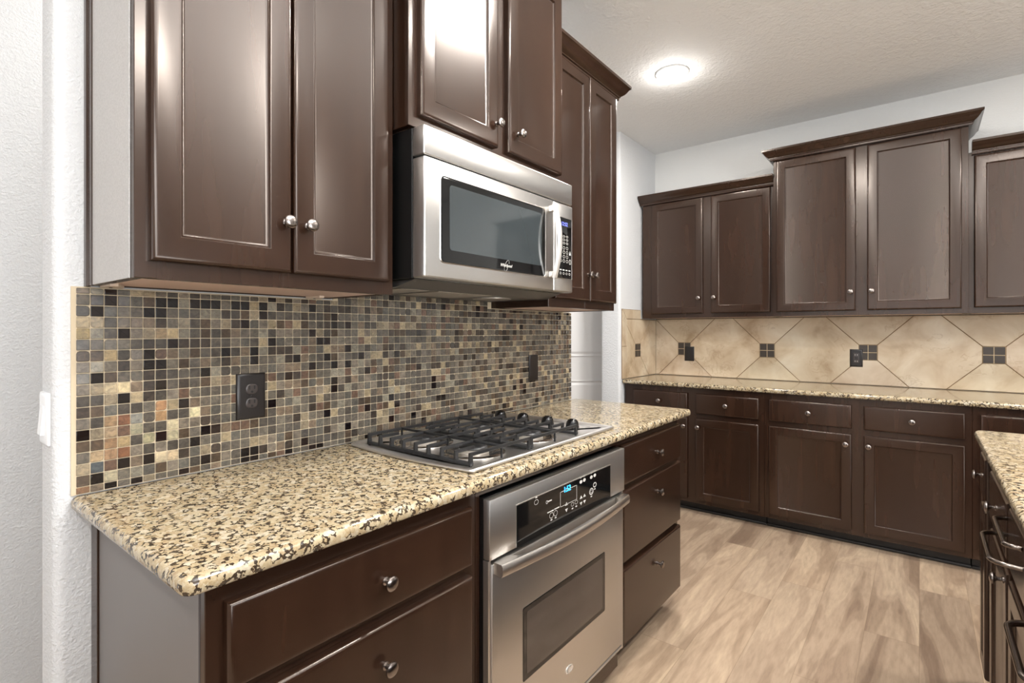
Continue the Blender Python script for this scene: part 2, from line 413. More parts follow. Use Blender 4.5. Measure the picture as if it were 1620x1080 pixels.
def frame(F, u0, u1, z0, z1, d, th, rails_u, rails_z, parent):       # face frame: stiles and rails as one piece
    m = MB(F)
    for a, c in rails_u: m.box(a, c, d-th, d, z0, z1, 0.0012, 1)
    us = sorted(rails_u)
    for z_0, z_1 in rails_z:
        for (a, c), (e, f) in zip(us, us[1:]): m.box(c-0.001, e+0.001, d-th+0.0004, d-0.0004, z_0, z_1)
    return m.build('face_frame', WOOD, parent, 25)
def crown(F, pts, prof, z, parent):
    # pts: path seen from above as (u, d, outward u sign, outward d sign)
    m = MB(F); m.loft([[(u+su*o, d+sd*o, z+h) for o, h in prof] for u, d, su, sd in pts]); return m.build('crown_moulding', WOOD, parent, 25)
CROWN = [(-0.012, 0.0), (0.004, 0.0), (0.006, 0.006), (0.006, 0.012), (0.011, 0.014), (0.011, 0.019), (0.017, 0.023), (0.026, 0.030), (0.034, 0.040), (0.042, 0.053), (0.048, 0.058), (0.051, 0.060), (0.051, 0.072), (-0.012, 0.072)]

def upper(F, base, u0, u1, z0, z1, d, label, doors, stiles, kz, open_bottom=True, group=None, dtop=None, dbot=None, sides=(None, None), crown_pts=None, crown_z=None):
    t = thing('wall_cabinet', base, label, 'wall cabinet', group)
    m = MB(F); th = 0.018; rec = 0.003
    m.box(u0+0.0, u0+th, 0.001, d-0.019, z0, z1); m.box(u1-th, u1, 0.001, d-0.019, z0, z1)
    m.box(u0+th, u1-th, 0.001, d-0.019, z1-th, z1); m.box(u0+th, u1-th, 0.001, 0.013, z0, z1-th)
    m.build('cabinet_box', WOOD, t, 0)
    m = MB(F); m.box(u0+th+0.0005, u1-th-0.0005, 0.0135, d-0.0195, z0+rec, z0+rec+0.012); m.build('bottom_panel', UNDER, t, 0, 'pale raw underside panel')
    frame(F, u0, u1, z0, z1, d, 0.019, stiles, [(z0, z0+0.040), (z1-0.040, z1)], t)
    dz0, dz1 = dbot or z0+0.033, dtop or z1-0.012
    for a, c, ku in doors: leaf(F, a, c, dz0, dz1, d, t, ku, kz)
    if crown_pts: crown(F, crown_pts, CROWN, crown_z, t)
    return t

# upper cabinet left of the microwave
t = upper(FR, (0, 0.33, 1.383), 0.024, 0.642, 1.383, 2.45, 0.305,
      'dark brown wall cabinet at the left, over the outlet, with grey side panel', [(0.047, 0.331, 0.316), (0.336, 0.617, 0.3705)],
      [(0.024, 0.062), (0.318, 0.349), (0.604, 0.642)], 1.532, dbot=1.417, dtop=2.435)
m = MB(FR); m.box(0.0205, 0.0235, 0.0465, 0.2865, 1.383, 2.45); m.build('side_panel', SIDE, t, 0, 'pale grey side panel')
m = MB(FR); m.box(0.015, 0.0235, 0.001, 0.020, 1.380, 2.45, 0.001, 1); m.box(0.0185, 0.0235, 0.012, 0.046, 1.381, 2.45, 0.001, 1); m.build('scribe_moulding', WOOD, t, 25)
for u, d in ((0.061, 0.06), (0.565, 0.06)):
    m = MB(FR); m.loft([[(u-0.02, d-0.045, z), (u+0.022, d-0.045, z), (u+0.022, d-0.03, z), (u-0.005, d+0.03, z), (u-0.02, d+0.03, z)] for z in (1.3795, 1.3855)]); o = m.build('corner_block', BEIGEPL, t, 0)
    m = MB(FR); m.lathe((u-0.006, d-0.02, 1.3793), [(0.0035, 0.0), (0.0035, -0.0012), (0, -0.0015)], 'z', 10); m.build('screw', SLOT, o)

# cabinet above the microwave
upper(FR, (0, 1.04, 1.852), 0.6435, 1.4265, 1.852, 2.60, 0.370,
      'dark brown two-door wall cabinet directly above the microwave', [(0.675, 1.013, 1.000), (1.066, 1.400, 1.118)],
      [(0.6435, 0.690), (0.998, 1.082), (1.385, 1.4265)], 1.960, dbot=1.886, dtop=2.585)
# cabinet right of the microwave with crown
D3 = 0.305
upper(FR, (0, 1.71, 1.380), 1.428, 1.998, 1.380, 2.452, D3,
      'dark brown wall cabinet right of the microwave with crown moulding on top', [(1.452, 1.7285, 1.708), (1.7325, 1.990, 1.757)],
      [(1.428, 1.466), (1.715, 1.746), (1.960, 1.998)], 1.530, dbot=1.414, dtop=2.415,
      crown_pts=[(1.428, D3+0.0125, 0, 1), (1.998+0.0125, D3+0.0125, 1, 1), (1.998+0.0125, 0.002, 1, 0)], crown_z=2.408)

# back wall uppers
upper(FB, (0.19, YB, 1.383), -0.288, 0.6855, 1.383, 2.305, 0.305,
      'dark brown two-door wall cabinet in the left corner of the back wall', [(-0.208, 0.197, 0.170), (0.257, 0.664, 0.282)],
      [(-0.288, -0.170), (0.180, 0.274), (0.640, 0.6855)], 1.531, dbot=1.416, dtop=2.287,
      crown_pts=[(-0.303, 0.3175, 0, 1), (0.6855, 0.3175, 0, 1)], crown_z=2.292)
DT = 0.345
upper(FB, (1.19, YB, 1.383), 0.6865, 1.6995, 1.383, 2.472, DT,
      'tall dark brown two-door wall cabinet, the highest one on the back wall', [(0.708, 1.163, 1.136), (1.222, 1.670, 1.246)],
      [(0.6865, 0.730), (1.145, 1.240), (1.650, 1.6995)], 1.530, dbot=1.412, dtop=2.441,
      crown_pts=[(0.6865-0.0125, 0.002, -1, 0), (0.6865-0.0125, DT+0.0125, -1, 1), (1.6995+0.0125, DT+0.0125, 1, 1), (1.6995+0.0125, 0.002, 1, 0)], crown_z=2.448)
upper(FB, (2.2, YB, 1.383), 1.7005, 2.70, 1.383, 2.305, 0.305,
      'dark brown wall cabinet at the right edge, lower than the tall one beside it', [(1.7245, 2.170, 2.145), (2.228, 2.68, 2.252)],
      [(1.7005, 1.745), (2.155, 2.245), (2.66, 2.70)], 1.531, dbot=1.416, dtop=2.280,
      crown_pts=[(1.7005+0.014, 0.3175, 0, 1), (2.70, 0.3175, 0, 1)], crown_z=2.288)

TOPZ = 0.8835
def base_box(F, u0, u1, d, parent, side_mat=WOOD, kick=0.075, zk=0.10):
    m = MB(F); m.box(u0, u1, 0.002, d-0.0195, zk, TOPZ); m.build('cabinet_box', side_mat, parent, 0)
    m = MB(F); m.box(u0+0.002, u1-0.002, 0.002, d-kick, 0.001, zk-0.0005); m.build('toe_kick', KICK, parent, 0)

# range run: drawers left of the oven
DB = 0.600
t = thing('base_cabinet', (0.3, 0.35, 0), 'dark brown drawer cabinet left of the oven, in front, with grey side panel', 'base cabinet')
base_box(FR, 0.037, 0.664, DB, t)
frame(FR, 0.034, 0.664, 0.10, TOPZ, DB, 0.019, [(0.034, 0.075), (0.622, 0.664)], [(0.10, 0.125), (0.385, 0.41), (0.672, 0.712), (0.84, TOPZ)], t)
for z0, z1, kz in ((0.703, 0.847, 0.768), (0.405, 0.678, 0.594), (0.115, 0.388, 0.27)):
    leaf(FR, 0.061, 0.637, z0, z1, DB, t, 0.369, kz, 'drawer', DRAWP)
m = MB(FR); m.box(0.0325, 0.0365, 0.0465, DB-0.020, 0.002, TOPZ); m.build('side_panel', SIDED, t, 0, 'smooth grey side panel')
m = MB(FR); m.box(0.0285, 0.0365, 0.001, 0.046, 0.002, TOPZ, 0.001, 1); m.build('scribe_moulding', WOOD, t, 25)
# cabinet carrying the oven
t = thing('oven_cabinet', (0.3, 1.06, 0), 'dark brown cabinet frame built around the wall oven under the cooktop', 'oven cabinet')
m = MB(FR); m.box(0.665, 1.4485, DB-0.019, DB, 0.862, TOPZ); m.box(0.665, 1.4485, DB-0.019, DB, 0.04, 0.118); m.box(0.665, 0.680, DB-0.019, DB, 0.118, 0.862); m.box(1.434, 1.4485, DB-0.019, DB, 0.118, 0.862); m.build('face_frame', WOOD, t, 0)
m = MB(FR); m.box(0.665, 1.4485, 0.003, DB-0.075, 0.001, 0.04); m.build('toe_kick', KICK, t, 0)
# drawers right of the oven
t = thing('base_cabinet', (0.3, 1.75, 0), 'dark brown three-drawer cabinet right of the oven at the end of the run', 'base cabinet')
base_box(FR, 1.450, 2.050, DB, t)
frame(FR, 1.4495, 2.052, 0.10, TOPZ, DB, 0.019, [(1.4495, 1.49), (2.012, 2.052)], [(0.10, 0.125), (0.39, 0.43), (0.68, 0.72), (0.84, TOPZ)], t)
for z0, z1, kz in ((0.705, 0.857, 0.778), (0.417, 0.686, 0.614), (0.110, 0.394, 0.313)):
    leaf(FR, 1.456, 2.042, z0, z1, DB, t, 1.772, kz, 'drawer', DRAWP)

# back wall base cabinets
DBB = 0.605
def back_base(u0, u1, label, units, stiles, bx):
    t = thing('base_cabinet', (bx, YB-0.3, 0), label, 'base cabinet')
    base_box(FB, u0+0.0005, u1-0.0005, DBB, t)
    frame(FB, u0, u1, 0.075, TOPZ, DBB, 0.019, stiles, [(0.075, 0.115), (0.660, 0.715), (0.835, TOPZ)], t)
    for a, c, ku in units:
        leaf(FB, a, c, 0.704, 0.844, DBB, t, (a+c)/2, 0.776, 'drawer', DRAWP)
        leaf(FB, a, c, 0.102, 0.672, DBB, t, ku, 0.611)
    m = MB(FB); m.box(u0, u1, DBB-0.0755, DBB-0.060, 0.001, 0.018, 0.004, 2); m.build('shoe_moulding', KICK, t)
back_base(-0.296, 0.6865, 'dark brown base cabinet in the left corner of the back wall, partly hidden', [(-0.225, 0.188, 0.167), (0.246, 0.656, 0.264)], [(-0.296, -0.20), (0.170, 0.264), (0.638, 0.6865)], 0.2)
back_base(0.6875, 1.6995, 'dark brown base cabinet in the middle of the back wall, fully in view', [(0.716, 1.164, 1.135), (1.223, 1.671, 1.247)], [(0.6875, 0.735), (1.145, 1.240), (1.652, 1.6995)], 1.2)
back_base(1.7005, 2.70, 'dark brown base cabinet at the right end of the back wall, mostly behind the island', [(1.730, 2.175, 2.15), (2.235, 2.68, 2.26)], [(1.7005, 1.750), (2.155, 2.255), (2.66, 2.70)], 2.2)

# ------------------------------------------------------------------ counters
EDGE = [(0.010, 0.8840), (0.004, 0.8865), (0.001, 0.891), (0, 0.899), (0.001, 0.906), (0.0045, 0.911), (0.010, 0.9138), (0.016, 0.914)]
def counter(name, outline, label):
    m = MB(); m.slab(outline, EDGE); o = m.build(name, GRANITE, None, 40); return tag(o, label, 'countertop')
counter('countertop', rrect(0.001, 0.638, -0.010, 2.140, [0.012, 0.022, 0.022, 0.012]), 'speckled beige granite countertop under the cooktop along the mosaic wall')
counter('countertop', rrect(XS+0.001, 2.72, YB-0.638, YB-0.001, [0.014, 0.014, 0.0165, 0.0165]), 'long beige granite countertop along the back wall below the travertine tiles')
counter('countertop', rrect(1.640, 2.75, -0.6, 2.285, [0.022, 0.022, 0.022, 0.03]), 'beige granite island countertop corner at the right edge')

# ------------------------------------------------------------------ island
DI = 0.584       # door backs at x = 1.672
ti = thing('base_cabinet', (1.95, 2.0, 0), 'dark brown island cabinet at the far island end, knobs facing the range', 'base cabinet')
def isl(y0, y1): return -y1, -y0
u0, u1 = isl(1.455, 2.250)
base_box(FI, u0+0.001, u1, DI, ti)
frame(FI, u0, u1, 0.10, TOPZ, DI, 0.019, [isl(2.185, 2.25), isl(1.86, 2.05), isl(1.455, 1.49)], [(0.10, 0.125), (0.66, 0.715), (0.845, TOPZ)], ti)
for y0, y1, ky, kd in ((2.035, 2.195, 2.10, None), (1.478, 1.872, 1.675, 1.525)):
    a, c = isl(y0, y1)
    leaf(FI, a, c, 0.704, 0.850, DI, ti, -ky, 0.785, 'drawer', DRAWP)
    leaf(FI, a, c, 0.112, 0.672, DI, ti, -kd if kd else None, 0.640)
def pull(y0, y1, z, out, parent, r=0.0055):
    a, c = isl(y0, y1); d = DI+0.020; rr = min(0.035, out*0.8); pth = [(a, d, z)]
    n = 10
    for k in range(n+1):
        th = PI/2*k/n; pth.append((a+0.004+rr-rr*math.cos(th), d+out-rr+rr*math.sin(th), z))
    for k in range(n, -1, -1):
        th = PI/2*k/n; pth.append((c-0.004-rr+rr*math.cos(th), d+out-rr+rr*math.sin(th), z))
    pth.append((c, d, z))
    m = MB(FI); m.tube(pth, r, 12); m.build('handle', DKNICKEL, parent, 60)
ti = thing('base_cabinet', (1.95, 1.3, 0), 'dark brown island cabinet with a pair of curved bar handles, at the right edge', 'base cabinet')
u0, u1 = isl(0.99, 1.4545)
base_box(FI, u0, u1-0.001, DI, ti)
frame(FI, u0, u1, 0.10, TOPZ, DI, 0.019, [isl(1.425, 1.4545), isl(0.99, 1.02)], [(0.10, 0.125), (0.66, 0.715), (0.852, TOPZ)], ti)
a, c = isl(1.005, 1.440)
dr = leaf(FI, a, c, 0.704, 0.850, DI, ti, None, None, 'drawer', DRAWP)
pull(1.20, 1.435, 0.784, 0.050, dr); pull(1.205, 1.435, 0.824, 0.027, dr)
leaf(FI, a, c, 0.112, 0.672, DI, ti)
ti = thing('base_cabinet', (1.95, 0.5, 0), 'dark brown island cabinet nearest the camera, one curved handle in view', 'base cabinet')
u0, u1 = isl(-0.55, 0.989)
base_box(FI, u0, u1-0.001, DI, ti)
frame(FI, u0, u1, 0.10, TOPZ, DI, 0.019, [isl(0.955, 0.989), isl(0.20, 0.25), isl(-0.55, -0.52)], [(0.10, 0.125), (0.66, 0.715), (0.852, TOPZ)], ti)
for y0, y1 in ((0.235, 0.972), (-0.53, 0.215)):
    a, c = isl(y0, y1); dr = leaf(FI, a, c, 0.704, 0.850, DI, ti, None, None, 'drawer', DRAWP); leaf(FI, a, c, 0.112, 0.672, DI, ti)
    if y0 > 0: pull(0.735, 0.965, 0.768, 0.050, dr)

# ------------------------------------------------------------------ backsplashes
def colour_layer(o, cols):
    ca = o.data.color_attributes.new('tile', 'FLOAT_COLOR', 'CORNER')
    i = 0
    for p in o.data.polygons:
        c = cols[p.index]
        for li in p.loop_indices: ca.data[li].color = c
PAL = [('#665f56', 14), ('#716a5f', 12), ('#544e47', 14), ('#7e7467', 9), ('#968871', 7), ('#ab9a7c', 5), ('#7d6d5c', 9), ('#6f584a', 5), ('#66625a', 7), ('#564739', 10), ('#453c35', 8), ('#918a7a', 4)]
WTS = [w for _, w in PAL]
DARKS = {(2,0),(6,1),(7,1),(9,1),(10,1),(11,1),(2,1),(1,2),(5,2),(6,2),(3,4),(7,5),(5,6),(5,7),(6,7),(1,8),(10,8),(6,9),(3,10),(8,11),(0,13),(6,14),(5,16),(3,16),(1,17),(4,18),(2,18),(9,15),(10,14),(11,14),(10,17),(8,18),(13,1),(14,1),(16,2),(14,3),(15,6),(15,7),(24,5),(25,2),(27,3),(24,7),(27,8),(27,6),(22,8),(30,9),(19,9),(25,10)}
LIGHTS = {(6,4):'#9a8568',(7,4):'#c0ab86',(8,3):'#9b907d',(2,6):'#b39c74',(3,9):'#d2c09a',(2,9):'#b3a386',(0,4):'#9c875c',(9,12):'#d8cda6',(3,14):'#bfa67e',(2,12):'#a58a6c',(2,13):'#b39a7a',(3,12):'#7a5642',(2,14):'#9d7f62',(3,15):'#7b5640',(2,15):'#b08d6c',(6,11):'#a98260',(6,12):'#b8946e',(7,14):'#bdb394',(7,13):'#c4b797',(7,16):'#bda98b',(6,16):'#c2b294',(2,17):'#b4a98d',(1,15):'#b39b7a',(1,16):'#51575a',(0,18):'#846349',(1,7):'#a59e8e',(4,13):'#a09a82',(4,12):'#8f8d84',(5,14):'#a19a7c'}
ts = thing('mosaic_backsplash', (0, 1.04, 0.914), 'small square stone and glass mosaic tiles on the wall behind the cooktop', 'tile backsplash')
m = MB(FR); m.box(-0.008, 2.0745, 0.0004, 0.0045, 0.9145, 1.380); m.box(0.646, 1.4255, 0.0004, 0.0045, 1.380, 1.412); m.build('grout_bed', GROUT, ts, 0)
P = 0.02545; Z0 = 0.931; GAP = 0.0019
m = MB(FR); cols = []
def mosaic_tile(u0, u1, z0, z1, color, gloss):
    w = min(u1-u0, z1-z0); worn = random.random() < 0.16
    rr = [min(w*0.3, (random.choice((0.0014, 0.003, 0.006)) if worn else random.choice((0.0008, 0.0008, 0.0016))) if gloss else 0.0006) for _ in range(4)]
    o = rrect(u0, u1, z0, z1, rr, 2); t = 0.0069 + random.uniform(-0.0003, 0.0005)
    tilt_u, tilt_z = (random.gauss(0, 0.012), random.gauss(0, 0.012)); cu, cz = (u0+u1)/2, (z0+z1)/2
    lp = []
    for ins, d in ((0, 0.004), (0, t-0.0012), (0.0011, t)):
        lp.append([(a, d + ((a-cu)*tilt_u + (c-cz)*tilt_z if d > 0.0042 else 0), c) for a, c in offset(o, ins)])
    f = m.loft(lp, cap0=False); cols.extend([color[:3] + (1.0 if gloss else 0.0,)]*len(f))
ncol = 82
OUTL = [(0.3420, 0.4240, 1.0355, 1.1635), (1.6970, 1.7710, 1.0400, 1.1680)]
for i in range(ncol):
    for r in range(-2, 19):
        u0 = i*P; z1 = Z0 + (18-r)*P - 0.0; z0 = z1 - P
        if z0 < 0.915: z0 = 0.9155
        top = 1.378 if not (0.652 < u0 and u0+P < 1.424) else 1.410
        z1 = min(z1, top)
        if z1 - z0 < 0.007: continue
        a, c, e, f = u0+GAP/2+random.uniform(-0.0003, 0.0003), u0+P-GAP/2, z0+GAP/2, z1-GAP/2
        if any(a > o[0] and c < o[1] and e > o[2] and f < o[3] for o in OUTL): a = None
        if a is None: continue
        dark = (i, r) in DARKS or (random.random() < 0.065 and i > 11)
        if dark: colr = srgb(random.choice(['#17110f', '#1c1513', '#140f10', '#221816'])); gl = False
        else:
            h = LIGHTS.get((i, r)) or random.choices(PAL, WTS)[0][0]; k = random.uniform(0.58, 0.84)
            colr = tuple(x*k for x in srgb(h)[:3]) + (1,); gl = True
        mosaic_tile(a, c, e, f, colr, gl)
for ff in m.bm.faces: pass
o = m.build('mosaic_tiles', MOSAIC, ts, 40); colour_layer(o, cols)

def clip(poly, a, b, c):                                   # keep a*x + b*y <= c
    out = []
    for i in range(len(poly)):
        p, q = poly[i], poly[(i+1) % len(poly)]; fp, fq = a*p[0]+b*p[1]-c, a*q[0]+b*q[1]-c
        if fp <= 0: out.append(p)
        if fp*fq < 0: t = fp/(fp-fq); out.append((p[0]+(q[0]-p[0])*t, p[1]+(q[1]-p[1])*t))
    return out
def area2(p): return sum(p[i-1][0]*p[i][1]-p[i][0]*p[i-1][1] for i in range(len(p)))
def tiles_on(F, polys, parent, name, mat, gap=0.0042, t0=0.004, t=0.0095, tone=(0.93, 1.05)):
    m = MB(F); cols = []
    for p in polys:
        if len(p) < 3: continue
        if area2(p) < 0: p = p[::-1]
        p = [q for i, q in enumerate(p) if (Vector(q)-Vector(p[i-1])).length > 1e-5]
        q0 = offset(p, gap/2)
        if abs(area2(q0)) < 2e-4: continue
        k = random.uniform(*tone)
        f = m.loft([[(a, t0, c) for a, c in q0], [(a, t-0.0012, c) for a, c in q0], [(a, t, c) for a, c in offset(q0, 0.0012)]], cap0=False)
        cols.extend([(k, k*random.uniform(0.985, 1.01), k*random.uniform(0.96, 1.01), 1)]*len(f))
    o = m.build(name, mat, parent, 20); colour_layer(o, cols); return o
def pattern(u0, u1, z0, z1, centres, cz, h):
    R = [(u0, z0), (u1, z0), (u1, z1), (u0, z1)]; big, small = [], []
    for c in centres:
        for s in (1, -1):
            p = clip(R, 0, -s, -(s*cz+h)); p = clip(p, 1, -s, c-s*cz); p = clip(p, -1, -s, -c-s*cz); big.append(p)   # above / below a dot
    for a, c in zip([None]+list(centres), list(centres)+[None]):
        p = R
        if a is not None:
            p = clip(p, -1, 0, -(a+h)); p = clip(p, -1, 1, -a+cz); p = clip(p, -1, -1, -a-cz)
        if c is not None:
            p = clip(p, 1, 0, c-h); p = clip(p, 1, 1, c+cz); p = clip(p, 1, -1, c-cz)
        big.append(p)
    for c in centres:
        for i in (0, 1):
            for j in (0, 1):
                q = rrect(c-h+i*h, c+i*h, cz-h+j*h, cz+j*h, 0); q = clip(clip(q, -1, 0, -u0), 1, 0, u1)
                if len(q) > 2: small.append(q)
        small.append(None)
    return big, small
DOT = simple('slate_dot', srgb('#3a322b'), 0.35); DOTG = simple('dot_grout', srgb('#b7a486'), 0.85)
def dots(F, small, parent):
    cur = []
    for q in small:
        if q is not None: cur.append(q); continue
        xs_ = [p[0] for c in cur for p in c]; zs_ = [p[1] for c in cur for p in c]; m = MB(F)
        n0 = len(m.box(min(xs_)+0.001, max(xs_)-0.001, 0.0042, 0.0078, min(zs_)+0.001, max(zs_)-0.001))
        for c in cur:
            q0 = offset(c, 0.0021); m.loft([[(a, 0.006, b) for a, b in q0], [(a, 0.0085, b) for a, b in q0], [(a, 0.0093, b) for a, b in offset(q0, 0.001)]], cap0=False)
        o = m.build('dot_insert', DOTG, parent, 20); o.data.materials.append(DOT)
        for p in o.data.polygons[n0:]: p.material_index = 1
        cur = []
tb = thing('travertine_backsplash', (0.8, YB, 0.914), 'beige travertine tiles laid diagonally with dark square dots, back wall', 'tile backsplash')
m = MB(FB); m.box(XS+0.0105, 2.70, 0.0004, 0.0050, 0.9145, 1.3825); m.build('grout_bed', GROUTB, tb, 0)
cs = [-0.0535+0.6290*k for k in range(5)]
big, small = pattern(XS+0.0105, 2.70, 0.9150, 1.382, cs, 1.136, 0.0515)
p0 = [p for p in big if p and min(q[0] for q in p) < -0.2]
tiles_on(FB, big, tb, 'travertine_tiles', TRAV)
dots(FB, small, tb)
tb = thing('travertine_backsplash', (XS, 3.65, 0.914), 'beige travertine tiles with one dark dot on the short side wall', 'tile backsplash')
m = MB(FS); m.box(3.324, YB-0.0005, 0.0004, 0.0050, 0.9145, 1.380); m.box(3.324, 3.655, 0.0004, 0.0050, 1.380, 1.452); m.build('grout_bed', GROUTB, tb, 0)
big, small = pattern(3.398, YB-0.001, 0.9150, 1.376, [3.600], 1.128, 0.0515)
big += [rrect(3.325, 3.398, 0.915, 1.165, 0), [(3.325, 1.165), (3.398, 1.165), (3.398, 1.376), (3.325, 1.451)], [(3.398, 1.376), (3.655, 1.376), (3.655, 1.451), (3.325, 1.451)]]
tiles_on(FS, big, tb, 'travertine_tiles', TRAV)
dots(FS, small, tb)

# ------------------------------------------------------------------ outlets and switches
def outlet(F, u, z, d, base, label, kind, mat=DARKPL, w=0.080, h=0.126):
    t = thing('wall_outlet' if kind != 'switch' else 'wall_switch', base, label, 'outlet' if kind != 'switch' else 'light switch')
    m = MB(F); m.panel(u-w/2, u+w/2, z-h/2, z+h/2, d, [(0, 0), (0, 0.003), (0.0015, 0.0052), (0.005, 0.0068), (0.010, 0.0072)]); m.build('cover_plate', mat, t)
    if kind == 'duplex':
        for s in (1, -1):
            m = MB(F); zc = z+s*0.0195; m.plate(rrect(u-0.0165, u+0.0165, zc-0.0140, zc+0.0140, 0.012, 5), d+0.0072, [(0, 0), (0, 0.0012), (0.001, 0.0020), (0.004, 0.0022)]); r = m.build('receptacle', RECEP, t)
            for x, a, bb in ((-0.0070, 0.0021, 0.0056), (0.0070, 0.0021, 0.0048)):
                m = MB(F); m.box(u+x-a, u+x+a, d+0.0094, d+0.0097, zc+0.0045-bb, zc+0.0045+bb); m.build('slot', SLOT, r, 0)
            m = MB(F); m.lathe((u, d+0.0094, zc-0.0075), [(0.0034, 0), (0.0034, 0.0003), (0, 0.0003)], 'd', 12); m.build('slot', SLOT, r, 0)
        m = MB(F); m.lathe((u, d+0.0072, z), [(0.003, 0), (0.003, 0.0008), (0, 0.0012)], 'd', 12); m.build('screw', mat, t)
    if kind == 'gfci':
        m = MB(F); m.plate(rrect(u-0.017, u+0.017, z-0.034, z+0.034, 0.003, 3), d+0.0072, [(0, 0), (0.0, 0.0012), (0.001, 0.002), (0.003, 0.0022)]); r = m.build('receptacle', RECEP, t)
        for s in (1, -1):
            for x in (-0.0065, 0.0065):
                m = MB(F); m.box(u+x-0.0013, u+x+0.0013, d+0.0094, d+0.0097, z+s*0.0215-0.004, z+s*0.0215+0.004); m.build('slot', PRINT, r, 0)
        for s in (1, -1):
            m = MB(F); m.box(u-0.008, u+0.008, d+0.0094, d+0.0105, z+s*0.0045-0.003, z+s*0.0045+0.003, 0.0005, 1); m.build('button', mat, r)
    if kind == 'switch':
        m = MB(F); zs = z-0.003; m.loft([[(u-0.0165, d+0.0070, zs-0.033), (u+0.0165, d+0.0070, zs-0.033), (u+0.0165, d+0.0070, zs+0.033), (u-0.0165, d+0.0070, zs+0.033)],
                           [(u-0.016, d+0.0135, zs-0.0325), (u+0.016, d+0.0135, zs-0.0325), (u+0.016, d+0.0085, zs+0.0325), (u-0.016, d+0.0085, zs+0.0325)]]); m.build('rocker', mat, t, 20)
    return t
outlet(FR, 0.383, 1.0995, 0.0072, (0, 0.383, 1.0995), 'dark brown duplex outlet on the mosaic at the left of the range wall', 'duplex')
outlet(FR, 1.734, 1.104, 0.0072, (0, 1.734, 1.104), 'plain dark plate on the mosaic right of the cooktop', 'blank', w=0.072)
outlet(FB, -0.010, 1.096, 0.0096, (-0.01, YB, 1.096), 'plain dark plate covering part of the leftmost dot on the back wall', 'blank', w=0.078, h=0.118)
outlet(FB, 1.138, 1.097, 0.0096, (1.138, YB, 1.097), 'dark outlet beside the third dark dot on the back wall', 'gfci', w=0.074, h=0.120)
def FE(u, d, z): return (u, -0.037-d, z)
outlet(FE, -0.062, 1.085, 0.0002, (-0.062, -0.037, 1.085), 'white rocker light switch on the wall end at the far left', 'switch', PLASTIC, 0.070, 0.116)

# ------------------------------------------------------------------ microwave
mw = thing('microwave', (0.2, 1.04, 1.405), 'stainless steel microwave mounted over the cooktop', 'microwave')
y0, y1 = 0.6570, 1.4260
m = MB(FR); m.box(y0, y1, 0.006, 0.370, 1.428, 1.8475, 0.002, 1); m.build('body', BLACK, mw, 25)
m = MB(FR); m.box(y0, y1, 0.3705, 0.418, 1.7665, 1.8475, 0.004, 3); m.build('vent_grille', STEEL, mw)
YS = 1.2935
m = MB(FR); m.box(y0, YS-0.0008, 0.3705, 0.420, 1.429, 1.7620, 0.005, 3); dr = m.build('door', STEEL, mw)
m = MB(FR); m.box(YS+0.0008, y1, 0.3705, 0.420, 1.429, 1.7620, 0.005, 3); cp = m.build('control_panel', STEEL, mw)
m = MB(FR); m.plate(rrect(0.714, 1.240, 1.473, 1.7235, 0.016, 5), 0.4195, [(0, 0), (0, 0.0015), (0.003, 0.003), (0.004, 0.0015)]); m.build('window_bezel', HANDLE, dr)
m = MB(FR); m.plate(rrect(0.718, 1.236, 1.477, 1.7195, 0.014, 5), 0.4205, [(0, 0), (0, 0.0012), (0.001, 0.0016), (0.005, 0.0017)]); wn = m.build('window', BLACKGL, dr)
m = MB(FR); m.plate(rrect(0.752, 1.212, 1.513, 1.700, 0.01, 4), 0.4221, [(0, 0), (0, 0.0003), (0.002, 0.0004)]); m.build('window_screen', SCREEN, wn)
# handle: bowed vertical bar on two posts
m = MB(FR); zs = [1.474+0.266*k/18 for k in range(19)]; lp = []
for k, z in enumerate(zs):
    s = math.sin(PI*k/18); d = 0.443 + 0.022*s; w = 0.0115; th = 0.0065
    lp.append([(1.270+a, d+c, z) for a, c in ((-w, -th), (-w*0.6, th*0.6), (0, th), (w*0.6, th*0.6), (w, -th), (0, -th*1.2))])
m.loft(lp); m.box(1.2605, 1.2795, 0.4195, 0.448, 1.476, 1.498, 0.003, 2); m.box(1.2605, 1.2795, 0.4195, 0.448, 1.716, 1.738, 0.003, 2)
m.build('handle', HANDLE, dr, 30)
m = MB(FR); m.plate(rrect(1.309, 1.4185, 1.478, 1.7125, 0.006, 3), 0.4195, [(0, 0), (0, 0.0012), (0.0015, 0.0022), (0.002, 0.0012)]); m.build('panel_bezel', HANDLE, cp)
m = MB(FR); m.plate(rrect(1.3115, 1.416, 1.4805, 1.710, 0.004, 3), 0.4205, [(0, 0), (0, 0.0008), (0.001, 0.0012)]); gl = m.build('panel_glass', BLACKGL, cp)
text('12:52', 'clock_display', (0.4221, 1.364, 1.686), 0.020, VIOLET, gl, ROT_R)
def ell(m, u, z, a, c, d, ring=0.0):
    n = 14; o = [(u+a*math.cos(2*PI*k/n), z+c*math.sin(2*PI*k/n)) for k in range(n)]
    if ring <= 0: m.loft([[(x, d, y) for x, y in o], [(x, d+0.0002, y) for x, y in o]])
    else:
        i = offset(o, ring); A = [m.v((x, d+0.0002, y)) for x, y in o]; B = [m.v((x, d+0.0002, y)) for x, y in i]
        for k in range(n): j = (k+1) % n; m.bm.faces.new((A[k], A[j], B[j], B[k]))
m = MB(FR); dd = 0.42185
for r in range(3):
    for c in range(3): ell(m, 1.338+c*0.022, 1.640-r*0.013, 0.0075, 0.0042, dd, 0.0014)
for r in range(4):
    for c in range(3): ell(m, 1.338+c*0.022, 1.596-r*0.0165, 0.0072, 0.0062, dd, 0.0014)
